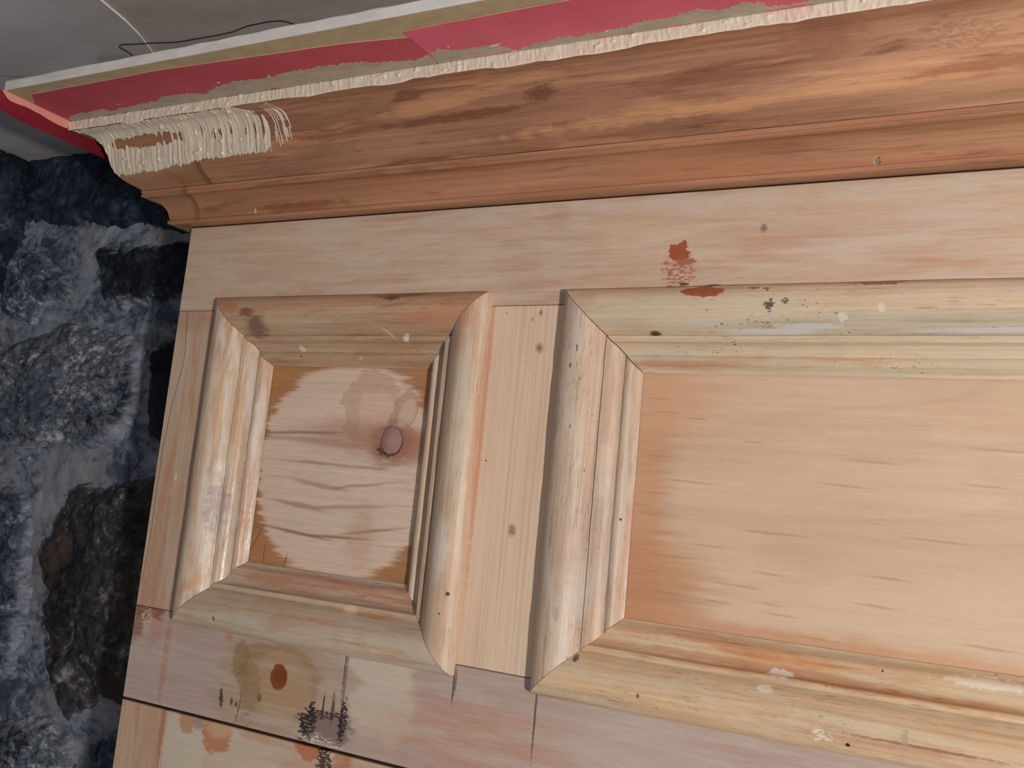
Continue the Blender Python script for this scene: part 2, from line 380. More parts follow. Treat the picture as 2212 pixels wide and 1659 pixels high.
def mould_mat(name, grain, seed, c1, c2, washc, wamt, wthr, oamt=0.5, othr=0.54, dk=None, specks=0.5, spots=(), rough=0.42):
    return wood(name, grain, c1, c2, streak=0.20, fine=0.10, pores=0.5, seed=seed, wash=(washc, wamt, wthr),
                orange=(ORANGE, oamt, othr), dark=dk, specks=specks, rough=rough, bump=0.4, spots=spots)
DKB = srgb(128, 88, 64)
YM = -0.015
m_s_top = mould_mat('worn_moulding_small_top', 'x', 11, srgb(178, 138, 110), srgb(190, 156, 126), srgb(188, 168, 140), .55, .50, .45, .54, (DKB, .6, .56), .3,
    [sp(950, 672, .06, .014, srgb(190, 126, 86), YM, nz=.4, soft=.5, op=.7), sp(860, 636, .035, .0035, srgb(118, 72, 50), YM, nz=.4, soft=.3, op=.9, a=1), sp(845, 643, .010, .004, srgb(110, 70, 50), YM, nz=.5, soft=.3, op=.9),
     sp(495, 665, .02, .010, srgb(188, 120, 84), YM, nz=.4, soft=.4, op=.6), sp(547, 705, .016, .012, srgb(116, 84, 72), YM, nz=.4, soft=.5, op=.8), sp(535, 675, .012, .005, srgb(130, 80, 54), YM, nz=.4, soft=.4, op=.8),
     sp(642, 750, .0055, .003, srgb(214, 196, 180), 0, nz=.2, soft=.15, a=-20), sp(880, 731, .004, .005, srgb(220, 204, 188), 0, nz=.3, soft=.3), sp(828, 715, .010, .0008, srgb(214, 198, 184), YM, nz=.2, soft=.3, a=-38),
     sp(769, 770, .003, .0025, srgb(206, 170, 150), 0, nz=.3, soft=.2), sp(640, 767, .001, .001, INK, 0, nz=.2)])
m_s_left = mould_mat('worn_moulding_small_left', 'z', 12, srgb(200, 168, 138), srgb(196, 158, 130), srgb(214, 204, 190), .85, .47, .45, .58, (srgb(140, 116, 104), .6, .58), .5,
    [sp(492, 720, .016, .05, srgb(186, 142, 108), YM, nz=.3, soft=.5, op=.7), sp(455, 1100, .010, .03, srgb(158, 138, 132), YM, nz=.4, soft=.4, op=.7),
     sp(515, 1085, .006, .09, srgb(196, 150, 126), 0, nz=.3, soft=.4, op=.6), sp(410, 1262, .020, .006, srgb(200, 146, 108), YM, nz=.4, soft=.4, op=.6, a=35)], rough=.30)
m_s_right = mould_mat('worn_moulding_small_right', 'z', 13, srgb(196, 160, 132), srgb(200, 170, 144), srgb(202, 190, 168), .8, .47, .3, .58, None, .5,
    [sp(1020, 720, .02, .05, srgb(196, 142, 112), YM, nz=.3, soft=.4, op=.7), sp(1048, 850, .004, .2, srgb(196, 128, 98), 0, nz=.3, soft=.4, op=.3), sp(1005, 800, .016, .05, srgb(190, 172, 146), YM, nz=.4, soft=.5, op=.5),
     sp(968, 1283, .002, .002, INK, YM, nz=.3), sp(952, 1325, .0008, .001, INK, YM, nz=.2), sp(952, 1180, .01, .03, srgb(214, 204, 188), YM, nz=.4, soft=.4, op=.6)])
m_s_bot = mould_mat('worn_moulding_small_bottom', 'x', 14, srgb(190, 165, 138), srgb(184, 156, 132), srgb(194, 184, 166), .7, .47, .5, .56, None, .4,
    [sp(720, 1275, .16, .012, srgb(180, 120, 90), 0, nz=.25, soft=.4, op=.75, a=0), sp(760, 1318, .010, .005, srgb(216, 186, 160), 0, nz=.4, soft=.2), sp(800, 1325, .05, .004, srgb(192, 128, 76), 0, nz=.4, soft=.4, op=.8, a=0),
     sp(600, 1345, .02, .010, srgb(176, 136, 112), YM, nz=.4, soft=.5, op=.5), sp(462, 1337, .003, .004, srgb(210, 176, 150), YM, nz=.3), sp(465, 1336, .002, .003, INK, YM, nz=.4, op=.7)])
m_b_top = mould_mat('worn_moulding_large_top', 'x', 15, srgb(210, 184, 152), srgb(204, 178, 148), srgb(200, 190, 168), .65, .47, .4, .58, None, .9,
    [sp(1518, 628, .020, .0065, srgb(166, 92, 60), YM, nz=.25, soft=.08), sp(1905, 607, .022, .0025, srgb(168, 116, 84), YM, nz=.5, soft=.15, a=2),
     sp(1663, 660, .004, .005, INK, YM, nz=.6, soft=.2, op=.85, hole=.42), sp(1697, 652, .003, .003, INK, YM, nz=.5, soft=.2, op=.85, hole=.42), sp(1418, 722, .0055, .0022, INK, 0, nz=.4, soft=.3, op=.9),
     sp(1628, 621, .005, .0012, INK, YM, nz=.4, op=.7), sp(1655, 622, .003, .001, INK, YM, nz=.4, op=.7), sp(1658, 627, .001, .001, INK, YM, nz=.2, op=.8), sp(1665, 693, .022, .006, srgb(120, 90, 60), YM, nz=.5, soft=.3, hole=.60, op=.8),
     sp(1670, 718, .045, .0020, srgb(206, 204, 206), 0, nz=.3, soft=.4, op=.75), sp(2150, 716, .06, .0020, srgb(206, 204, 206), 0, nz=.3, soft=.4, op=.7), sp(1760, 709, .03, .002, srgb(204, 202, 200), 0, nz=.3, soft=.4, op=.7),
     sp(1900, 705, .2, .008, srgb(176, 168, 150), 0, nz=.3, soft=.5, op=.6), sp(1460, 785, .06, .003, srgb(182, 138, 110), .01, nz=.4, soft=.4, op=.8), sp(1700, 780, .1, .004, srgb(190, 146, 114), .01, nz=.4, soft=.5, op=.6),
     sp(1255, 660, .012, .02, srgb(190, 160, 130), YM, nz=.3, soft=.3, op=.5, a=-45), sp(1820, 685, .004, .004, srgb(216, 206, 186), YM, nz=.4, op=.8), sp(1905, 665, .003, .004, srgb(218, 206, 190), YM, nz=.4, op=.8)])
m_b_left = mould_mat('worn_moulding_large_left', 'z', 16, srgb(196, 169, 146), srgb(190, 160, 136), srgb(200, 187, 170), .7, .48, .3, .62, (srgb(150, 130, 116), .55, .58), .6,
    [sp(1250, 1180, .022, .08, srgb(172, 148, 130), YM, nz=.3, soft=.6, op=.6), sp(1345, 1200, .005, .06, srgb(196, 146, 122), .005, nz=.3, soft=.3, op=.7), sp(1332, 1121, .001, .0014, INK, 0, nz=.2, soft=.2),
     sp(1290, 1010, .005, .03, srgb(216, 202, 184), YM, nz=.3, soft=.4, op=.4), sp(1249, 753, .0008, .004, INK, YM, nz=.4, op=.8), sp(1235, 790, .0015, .0025, INK, YM, nz=.4, op=.7), sp(1234, 922, .001, .002, INK, YM, nz=.4, op=.6),
     sp(1203, 1325, .003, .007, srgb(150, 136, 126), YM, nz=.3, op=.5), sp(1243, 1280, .010, .03, srgb(196, 186, 172), YM, nz=.4, soft=.5, op=.5)])
m_b_bot = mould_mat('worn_moulding_large_bottom', 'x', 17, srgb(208, 174, 138), srgb(202, 168, 132), srgb(208, 192, 162), .7, .47, .5, .56, (srgb(168, 124, 96), .5, .56), .5,
    [sp(1600, 1404, .14, .0048, srgb(196, 136, 92), .006, nz=.12, soft=.45, op=.8, a=0), sp(1950, 1468, .14, .0050, srgb(200, 138, 92), .006, nz=.12, soft=.45, op=.8, a=0), sp(1520, 1420, .12, .003, srgb(190, 140, 108), .0, nz=.3, soft=.4, op=.7, a=0),
     sp(1900, 1490, .14, .005, srgb(182, 128, 90), 0, nz=.3, soft=.4, op=.75, a=0), sp(2140, 1480, .03, .004, srgb(224, 210, 188), .006, nz=.5, soft=.3, op=.8), sp(1680, 1455, .010, .003, srgb(226, 212, 196), 0, nz=.4, soft=.2, op=.9),
     sp(1645, 1490, .007, .003, srgb(226, 214, 194), YM, nz=.4, soft=.2, op=.9), sp(1850, 1590, .10, .008, srgb(182, 140, 112), YM, nz=.4, soft=.5, op=.6, a=0), sp(2000, 1615, .05, .0012, srgb(130, 84, 60), YM, nz=.4, soft=.4, op=.7, a=0),
     sp(1770, 1583, .005, .006, srgb(222, 212, 186), YM, nz=.5, soft=.2, hole=.5), sp(1790, 1592, .004, .003, srgb(216, 206, 186), YM, nz=.4, hole=.48), sp(1832, 1608, .002, .0015, INK, YM, nz=.3),
     sp(1955, 1600, .003, .008, srgb(176, 150, 124), YM, nz=.4, op=.6), sp(1238, 1423, .003, .003, INK, YM, nz=.5, op=.8), sp(1380, 1502, .0015, .002, INK, YM, nz=.3, op=.7), sp(1904, 1452, .0008, .001, INK, .0, nz=.2)])

YC = -0.08
cornice_m = wood('stained_cornice_wood', 'x', srgb(168, 121, 93), srgb(144, 99, 75), streak=0.20, fine=.11, pores=0.5, seed=21, broad=(3.5, 34),
    orange=(srgb(198, 142, 100), .7, .52), dark=(srgb(112, 68, 48), .75, .56), rough=0.40, bump=.2, spots=[
    sp(1170, 205, .016, .007, srgb(112, 66, 46), YC, nz=.5, soft=.5, op=.8), sp(960, 255, .09, .004, srgb(116, 66, 44), YC, nz=.4, soft=.4, op=.8, a=1),
    sp(1640, 150, .12, .010, srgb(126, 80, 60), YC, nz=.4, soft=.5, op=.75, a=1), sp(1790, 92, .03, .012, srgb(140, 92, 70), YC, nz=.5, soft=.6, op=.6), sp(2080, 78, .03, .010, srgb(150, 100, 76), YC, nz=.6, soft=.5, op=.5, hole=.50), sp(2190, 110, .16, .040, srgb(204, 154, 120), YC, nz=.35, soft=.7, op=.75, ns=(5, 45)),  # broad pale patch paints the brighter light at the right into the wood
    sp(1880, 160, .08, .009, srgb(210, 158, 114), YC, nz=.5, soft=.7, op=.5, ns=(14, 160)), sp(1960, 168, .06, .0022, srgb(214, 160, 116), YC, nz=.5, soft=.5, op=.7, a=1), sp(1400, 240, .14, .004, srgb(206, 152, 108), YC, nz=.4, soft=.5, op=.7, a=1),
    sp(2100, 140, .05, .006, srgb(160, 100, 70), YC, nz=.4, soft=.5, op=.7, a=2), sp(700, 290, .06, .006, srgb(120, 72, 50), YC, nz=.4, soft=.5, op=.6),
    sp(600, 380, .05, .010, srgb(110, 70, 52), -.07, nz=.4, soft=.5, op=.5)])
cornice_lo_m = wood('stained_lower_cornice_wood', 'x', srgb(178, 128, 96), srgb(164, 114, 84), streak=0.18, fine=.10, pores=0.45, seed=24, broad=(4, 40),
    orange=(srgb(180, 118, 84), .55, .52), dark=(srgb(126, 84, 62), .6, .55), rough=0.40, bump=.2, spots=[
    sp(1893, 334, .0022, .0035, INK, -.035, nz=.4, soft=.2), sp(1890, 334, .003, .0042, srgb(214, 180, 140), -.035, nz=.4, soft=.2, op=.35), sp(540, 450, .0016, .003, srgb(214, 180, 140), -.03, nz=.4, soft=.3),
    sp(1800, 355, .35, .004, srgb(176, 112, 80), -.025, nz=.2, soft=.5, op=.45, a=0), sp(640, 440, .06, .006, srgb(130, 70, 46), -.03, nz=.4, soft=.5, op=.6), sp(950, 450, .2, .004, srgb(156, 88, 58), -.025, nz=.3, soft=.5, op=.6)])
cornice_end_m = wood('stained_cornice_end_wood', 'x', srgb(166, 122, 92), srgb(152, 106, 76), streak=0.08, fine=.07, pores=0.25, seed=23, broad=(9, 20), rough=0.40, bump=.2,
    orange=(srgb(176, 128, 86), .5, .55), dark=(srgb(120, 80, 58), .5, .58), spots=[sp(428, 372, .006, .03, srgb(120, 76, 50), -.07, nz=.4, soft=.6, op=.7), sp(418, 440, .006, .02, srgb(126, 80, 52), -.03, nz=.4, soft=.6, op=.7)])
soffit_m = plain('raw_tan_board', srgb(190, 170, 136), srgb(176, 156, 122), (60, 60, 60), 0.7, 0.2, 500)
edge_m = plain('white_board_edge', srgb(226, 222, 216), srgb(210, 204, 198), (25, 25, 60), 0.55, 0.3, 260)
tape_m = plain('dim_lit_red_masking_tape', srgb(198, 84, 94), srgb(186, 74, 84), (9, 9, 9), 0.55, 0.25, 700)  # left tape: dimmer light put into the red
tape2_m = plain('well_lit_red_masking_tape', srgb(222, 106, 124), srgb(210, 94, 110), (9, 9, 9), 0.55, 0.25, 700)  # same tape further right, stronger light put into the red
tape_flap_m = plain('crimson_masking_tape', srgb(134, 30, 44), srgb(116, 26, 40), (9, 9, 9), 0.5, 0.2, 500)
tape_back_m = plain('pale_tape_back', srgb(224, 150, 138), srgb(214, 140, 130), (20, 20, 20), 0.5, 0.2, 500)
tape_edge_m = plain('cream_tape_edge', srgb(226, 186, 150), srgb(216, 172, 140), (20, 20, 20), 0.6, 0.1, 500)
smear_m = plain('thin_paint_smear', srgb(186, 172, 150), srgb(170, 154, 134), (40, 90, 40), 0.5, 0.5, 420)
cream_m = plain('cream_brushed_paint', srgb(232, 218, 198), srgb(222, 204, 182), (60, 60, 30), 0.36, 0.15, 400, spec=0.5)
putty_m = plain('taupe_brushed_paint', srgb(220, 206, 184), srgb(206, 190, 168), (90, 30, 30), 0.34, 0.15, 400, spec=0.5)
ceil_m = plain('grey_ceiling_paint', srgb(196, 188, 184), srgb(172, 160, 154), (3.5, 9, 5), 0.7, 0.15, 160)
ceil2_m = plain('cool_ceiling_paint', srgb(202, 198, 200), srgb(182, 174, 172), (4, 7, 5), 0.7, 0.15, 160)
ceil_edge_m = plain('bright_ceiling_board_edge', srgb(236, 232, 224), srgb(226, 222, 214), (9, 9, 9), 0.6, 0.1, 200)
wire_m = plain('dark_wire_sheath', srgb(52, 48, 50), srgb(40, 38, 40), (9, 9, 9), 0.5, 0.1, 200)
back_m = plain('unfinished_back_wood', srgb(150, 116, 88), srgb(130, 98, 72), (6, 6, 30), 0.7, 0.2, 200)
crack_m = plain('dark_joint_gap', srgb(46, 34, 28), srgb(36, 27, 22), (30, 30, 30), 0.9, 0.2, 200)

def stone_mat(name, dark, mid, light, tint, seed, bias=0.0, sc=(26, 26, 34), edge=True):
    T = NT(name)
    off = (seed * 1.7, seed * 0.9, seed * 2.3)
    n1 = T.noise(T.coords(sc, off), 8, 0.68, 0.9)
    n2 = T.noise(T.coords(tuple(3.4 * q for q in sc), off), 6, 0.7, 0.5)
    n3 = T.noise(T.coords((7, 7, 9), off), 3, 0.5)
    n = T.math('ADD', T.math('MULTIPLY', n1, 0.62), T.math('MULTIPLY', n2, 0.38))
    n = T.math('ADD', n, T.math('MULTIPLY', T.math('SUBTRACT', n3, 0.5), 0.35))
    col = T.mix(T.rng(n, 0.40 - bias, 0.54 - bias), dark, mid)
    col = T.mix(T.rng(n, 0.53 - bias, 0.68 - bias), col, light)
    nt = T.noise(T.coords((9, 9, 6), (off[0] + 3, off[1], off[2])), 4, 0.6)
    col = T.mix(T.rng(nt, 0.52, 0.66, 0, 0.7), col, tint)
    if edge:
        at_ = T.n('Attribute'); at_.attribute_name = 'edge'
        ne = T.math('ADD', at_.outputs['Fac'], T.math('MULTIPLY', T.math('SUBTRACT', n2, 0.5), 1.1))
        ne = T.math('ADD', ne, T.math('MULTIPLY', T.math('SUBTRACT', n3, 0.5), 1.0))
        mc = T.mix(T.rng(n1, 0.35, 0.65), srgb(96, 104, 118), srgb(150, 152, 160))
        col = T.mix(T.rng(ne, 0.12, 0.50, 1.0, 0.0), col, mc)
    T.put(T.b.inputs['Base Color'], col); T.b.inputs['Roughness'].default_value = 0.75
    T.b.inputs['Specular IOR Level'].default_value = 0.3
    bp = T.n('Bump'); bp.inputs['Strength'].default_value = 0.7; bp.inputs['Distance'].default_value = 0.006
    T.put(bp.inputs['Height'], n); T.put(T.b.inputs['Normal'], bp.outputs[0])
    return T.mat
stone_blue = stone_mat('blue_grey_stone', srgb(24, 30, 42), srgb(78, 88, 106), srgb(188, 194, 200), srgb(52, 62, 80), 1, 0.0, (40, 40, 52))
stone_pale = stone_mat('mottled_grey_stone', srgb(30, 36, 48), srgb(98, 104, 114), srgb(200, 198, 196), srgb(66, 76, 92), 2, 0.02, (42, 42, 56))
stone_dark_shade = stone_mat('painted_shade_dark_stone', srgb(16, 20, 28), srgb(46, 54, 66), srgb(140, 146, 154), srgb(30, 36, 48), 3, -0.05, (30, 30, 40))  # dark colour also carries the shadow beside the panelling edge
stone_brown = stone_mat('dark_brown_stone', srgb(20, 20, 24), srgb(58, 54, 56), srgb(140, 136, 132), srgb(66, 52, 44), 4, -0.03, (34, 34, 30))
mortar_m = stone_mat('grey_lime_mortar', srgb(66, 76, 92), srgb(132, 138, 150), srgb(170, 170, 174), srgb(140, 134, 132), 5, 0.0, (22, 22, 26), False)
stone_navy_shade = stone_mat('painted_shade_navy_stone', srgb(16, 24, 34), srgb(42, 55, 72), srgb(100, 114, 130), srgb(28, 40, 56), 6, -0.02, (24, 24, 34), False)  # cornice shadow on the wall top is painted into this stone colour

# ------------------------------------------------------------------ setting: ceiling and stone walls
ZC, YB, XL = 0.824, 0.20, -0.649

def grid_mesh(U, V, Pts, keep=None):
    nu, nv = U, V
    idx = np.arange(nu * nv).reshape(nu, nv)
    faces = np.stack([idx[:-1, :-1], idx[1:, :-1], idx[1:, 1:], idx[:-1, 1:]], -1).reshape(-1, 4)
    if keep is not None:
        k = keep.reshape(-1); faces = faces[k[faces].all(1)]
    used = np.unique(faces); remap = -np.ones(nu * nv, int); remap[used] = np.arange(len(used))
    return Pts.reshape(-1, 3)[used], remap[faces]

def poly_sdf(px, pz, poly):
    poly = np.array(poly); n = len(poly)
    d = np.full(px.shape, 1e9); inside = np.zeros(px.shape, bool)
    for i in range(n):
        a = poly[i]; b = poly[(i + 1) % n]
        e = b - a; t = np.clip(((px - a[0]) * e[0] + (pz - a[1]) * e[1]) / (e @ e), 0, 1)
        d = np.minimum(d, np.hypot(px - a[0] - t * e[0], pz - a[1] - t * e[1]))
        c = ((a[1] > pz) != (b[1] > pz)) & (px < (b[0] - a[0]) * (pz - a[1]) / (b[1] - a[1] + 1e-12) + a[0])
        inside ^= c
    return np.where(inside, d, -d)

# back wall: mortar bed with separate stones set in it
def wall_bed(name, a0, a1, z0, z1, fn, parent=None, kind='structure'):
    na = int((a1 - a0) / 0.007); nz = int((z1 - z0) / 0.007)
    A, Z = np.meshgrid(np.linspace(a0, a1, na), np.linspace(z0, z1, nz), indexing='ij')
    h = (fbm(A * 9, Z * 9, 5, 4) - 0.5) * 0.020 + (fbm(A * 50, Z * 50, 9, 3) - 0.5) * 0.006
    Pt = fn(A, Z, h)
    v, f = grid_mesh(na, nz, Pt)
    return mesh(name, v, f, mortar_m, parent, True, kind=kind)
wall_back = wall_bed('wall_back', XL - 0.02, 0.35, -0.75, ZC + 0.01, lambda A, Z, h: np.stack([A, YB - h, Z], -1))
wall_back['label'] = 'rough dark stone wall behind the panelling'
wall_left = wall_bed('wall_left', -1.6, YB + 0.02, -0.75, ZC + 0.01, lambda A, Z, h: np.stack([XL + h, A, Z], -1))
wall_left['label'] = 'stone side wall at the far left'

def stone(poly, thick, mat, parent, seed, fn, rough=1.0):
    poly = np.array(poly, float); poly = poly.mean(0) + (poly - poly.mean(0)) * 1.05
    lo = poly.min(0) - 0.004; hi = poly.max(0) + 0.004
    step = 0.0032
    na = max(6, int((hi[0] - lo[0]) / step)); nz = max(6, int((hi[1] - lo[1]) / step))
    A, Z = np.meshgrid(np.linspace(lo[0], hi[0], na), np.linspace(lo[1], hi[1], nz), indexing='ij')
    wa = (fbm(A * 22, Z * 22, seed, 5, .65) - 0.5) * 0.044; wz = (fbm(A * 22, Z * 22, seed + 7, 5, .65) - 0.5) * 0.044
    d = poly_sdf(A + wa, Z + wz, poly)
    e = np.clip(d / 0.040, -0.5, 1)
    prof = np.where(e > 0, np.sqrt(np.clip(1 - (1 - e) ** 2, 0, 1)), e)
    rid = 1 - np.abs(fbm(A * 15 + 3, Z * 15, seed + 3, 4) * 2 - 1)
    h = -0.012 + thick * prof + rough * ((fbm(A * 14, Z * 14, seed + 1, 5, 0.55) - 0.5) * 0.030 + (rid - 0.7) * 0.012 + (fbm(A * 90, Z * 90, seed + 2, 3) - 0.5) * 0.008) * np.clip(e * 2, 0, 1)
    keep = d > -0.006
    v, f = grid_mesh(na, nz, fn(A, Z, h), keep)
    if len(f):
        o = mesh('stone', v, f, mat, parent, True)
        idx = np.arange(na * nz).reshape(na, nz)
        q = np.stack([idx[:-1, :-1], idx[1:, :-1], idx[1:, 1:], idx[:-1, 1:]], -1).reshape(-1, 4)
        q = q[keep.reshape(-1)[q].all(1)]; used = np.unique(q)
        at_ = o.data.attributes.new('edge', 'FLOAT', 'POINT')
        at_.data.foreach_set('value', np.clip(d.reshape(-1)[used] / 0.035, 0, 1).astype(np.float32))
BK = lambda A, Z, h: np.stack([A, YB - h, Z], -1)
LW = lambda A, Z, h: np.stack([XL + h, A, Z], -1)
def spx(pts): return [P(u, v, YB - 0.015) for u, v in pts]
ST = [
    ([(-90, 320), (60, 330), (215, 322), (300, 335), (430, 410), (440, 510), (330, 484), (235, 490), (140, 476), (60, 478), (-90, 470)], .032, stone_navy_shade, 1),
    ([(80, 488), (145, 486), (148, 508), (112, 516), (84, 506)], .020, stone_pale, 2),
    ([(-40, 490), (70, 486), (72, 505), (60, 525), (-30, 520)], .022, stone_pale, 3),
    ([(150, 490), (240, 496), (425, 505), (425, 520), (215, 518), (155, 508)], .018, stone_navy_shade, 4),
    ([(207, 528), (420, 520), (415, 640), (330, 668), (262, 655), (207, 650)], .030, stone_dark_shade, 5),
    ([(-40, 530), (60, 535), (100, 545), (140, 620), (150, 655), (90, 662), (60, 690), (-40, 690)], .034, stone_blue, 6),
    ([(-60, 770), (40, 735), (130, 700), (230, 715), (288, 745), (292, 830), (290, 900), (230, 955), (100, 962), (-60, 955)], .036, stone_pale, 7),
    ([(312, 735), (420, 722), (420, 960), (330, 975), (300, 930), (306, 830)], .028, stone_dark_shade, 8),
    ([(-60, 975), (40, 970), (105, 975), (100, 990), (40, 1000), (-60, 1000)], .016, stone_blue, 9),
    ([(-80, 1080), (20, 1050), (48, 1075), (52, 1180), (46, 1290), (30, 1400), (10, 1450), (-80, 1450)], .032, stone_blue, 10),
    ([(150, 1058), (250, 1045), (420, 1040), (420, 1180), (420, 1520), (330, 1560), (200, 1500), (150, 1560), (100, 1480), (95, 1340), (84, 1230), (120, 1130)], .034, stone_brown, 11),
    ([(-80, 1560), (70, 1548), (140, 1580), (150, 1640), (110, 1760), (-80, 1780)], .030, stone_pale, 12),
    ([(165, 1590), (260, 1570), (420, 1600), (420, 1740), (180, 1760)], .024, stone_blue, 13),
    ([(-160, 560), (-60, 545), (-56, 680), (-160, 700)], .03, stone_dark_shade, 14),
    ([(-300, 1060), (-110, 1090), (-100, 1460), (-300, 1500)], .03, stone_brown, 15),
]
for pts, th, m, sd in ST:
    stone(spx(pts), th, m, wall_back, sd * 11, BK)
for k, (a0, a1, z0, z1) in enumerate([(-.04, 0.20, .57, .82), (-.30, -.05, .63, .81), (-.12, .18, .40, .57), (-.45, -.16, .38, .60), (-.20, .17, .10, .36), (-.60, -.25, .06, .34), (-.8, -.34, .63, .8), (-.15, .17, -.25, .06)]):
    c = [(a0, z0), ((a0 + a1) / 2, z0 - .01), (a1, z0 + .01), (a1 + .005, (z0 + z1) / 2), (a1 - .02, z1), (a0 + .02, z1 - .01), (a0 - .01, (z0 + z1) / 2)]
    stone(c, .026, (stone_navy_shade, stone_pale, stone_blue)[k % 3], wall_left, 300 + k * 13, LW)

# ceiling boards
ceiling = empty('ceiling', (0, 0, ZC), 'grey painted boarded ceiling', 'ceiling')
del ceiling['category']; ceiling['kind'] = 'structure'
def prism(name, poly, z0, z1, mat, parent, **kw):
    n = len(poly)
    v = [(x, y, z0) for x, y in poly] + [(x, y, z1) for x, y in poly]
    f = [tuple(range(n))[::-1], tuple(range(n, 2 * n))] + [(i, (i + 1) % n, n + (i + 1) % n, n + i) for i in range(n)]
    return mesh(name, v, f, mat, parent, **kw)
CV = [(.065, -1.5), (.045, -.8), (.020, -.34), (-.002, -.19), (-.0152, -.1366), (-.0268, -.105), (-.0454, -.0695), (-.075, -.02), (-.11, .05), (-.13, .1140)]
prism('ceiling_board', [(XL, -1.5)] + CV + [(XL, .1140)], ZC, ZC + .02, ceil2_m, ceiling)
prism('ceiling_board', [(x + .0012, y) for x, y in CV[::-1]] + [(2.6, -1.5), (2.6, .1140)], ZC + .0025, ZC + .02, ceil_m, ceiling)
prism('ceiling_board', [(XL, .1158), (2.6, .1158), (2.6, .42), (XL, .42)], ZC + .0005, ZC + .02, ceil2_m, ceiling)
prism('board_edge', [(x + .0001, y) for x, y in CV] + [(x + .0010, y) for x, y in CV[::-1]], ZC - .0012, ZC + .002, ceil_edge_m, ceiling)
mesh('ceiling_crack', [(XL, -.20, ZC - .0002), (XL, -.198, ZC - .0002), (-.3091, -.0650, ZC - .0002), (-.3091, -.0662, ZC - .0002)], [(0, 1, 2, 3)], crack_m, ceiling)

# ------------------------------------------------------------------ panelling
XE = 1.86
pan = empty('wall_panelling', (XE / 2, 0, 0), 'stripped pine wall panelling with one small and one large sunken panel', 'panelling')
TH = 0.030
def board(name, x0, x1, z0, z1, mat, y0=0.0, y1=TH, b=0.0008, parent=pan, **kw):
    v, f = box_vf(x0, x1, y0, y1, z0, z1, b)
    return mesh(name, v, f, mat, parent, **kw)
ZJ0, ZJ1 = 0.1112, 0.4886
g = 0.0003
board('top_rail', 0, XE, ZJ1 + g, 0.6011, top_rail_m, label='broad top rail under the cornice')
board('bottom_rail', 0, XE, 0, ZJ0 - g, bottom_rail_m, label='bottom rail with a round brown filler spot and charred marks')
board('stile', 0, 0.115, ZJ0 + g, ZJ1 - g, stile_m, label='outer stile with a wandering pencil line')
board('muntin', 0.43, 0.595, ZJ0 + g, ZJ1 - g, muntin_m, y0=0.0004, label='fresh pale pine muntin between the two panels')
board('stile', XE - 0.12, XE, ZJ0 + g, ZJ1 - g, stile_m)
board('joint_backing', 0.002, XE - .002, 0.105, 0.495, crack_m, y0=0.0216 + .0014, y1=0.0216 + .0035, b=0, label='dark wood seen in the joints')
board('panel', 0.10, 0.44, 0.14, 0.46, small_panel_m, y0=YP, y1=YP + .001, b=0, label='small sanded panel with a round knot and brown unsanded corners')
board('panel', 0.585, XE - 0.11, 0.14, 0.46, big_panel_m, y0=YP, y1=YP + .001, b=0, label='large smooth sanded panel, browner at its edge')
board('gap_backing', 0.001, XE - .001, 0.598, 0.6395, crack_m, y0=.0035, y1=TH, b=0)
board('side_board', 0.0, 0.020, 0.0, 0.712, back_m, y0=TH, y1=YB - .012, b=0, label='plain side board running back to the stone wall')
mesh('knot', *(lambda n, c, r: ([(c[0] + r[0] * 1.0 * math.cos(2 * math.pi * i / n), YP - .0000, c[1] + r[1] * math.sin(2 * math.pi * i / n)) for i in range(n)] +
      [(c[0] + r[0] * .9 * math.cos(2 * math.pi * i / n), YP - .0008, c[1] + r[1] * .9 * math.sin(2 * math.pi * i / n)) for i in range(n)] + [(c[0], YP - .0011, c[1])],
      [(i, (i + 1) % n, n + (i + 1) % n, n + i) for i in range(n)] + [(n + i, n + (i + 1) % n, 2 * n) for i in range(n)]))(24, P(846, 951, YP), (.0138, .0160)),
     small_panel_m, pan, True, label='round brown knot')

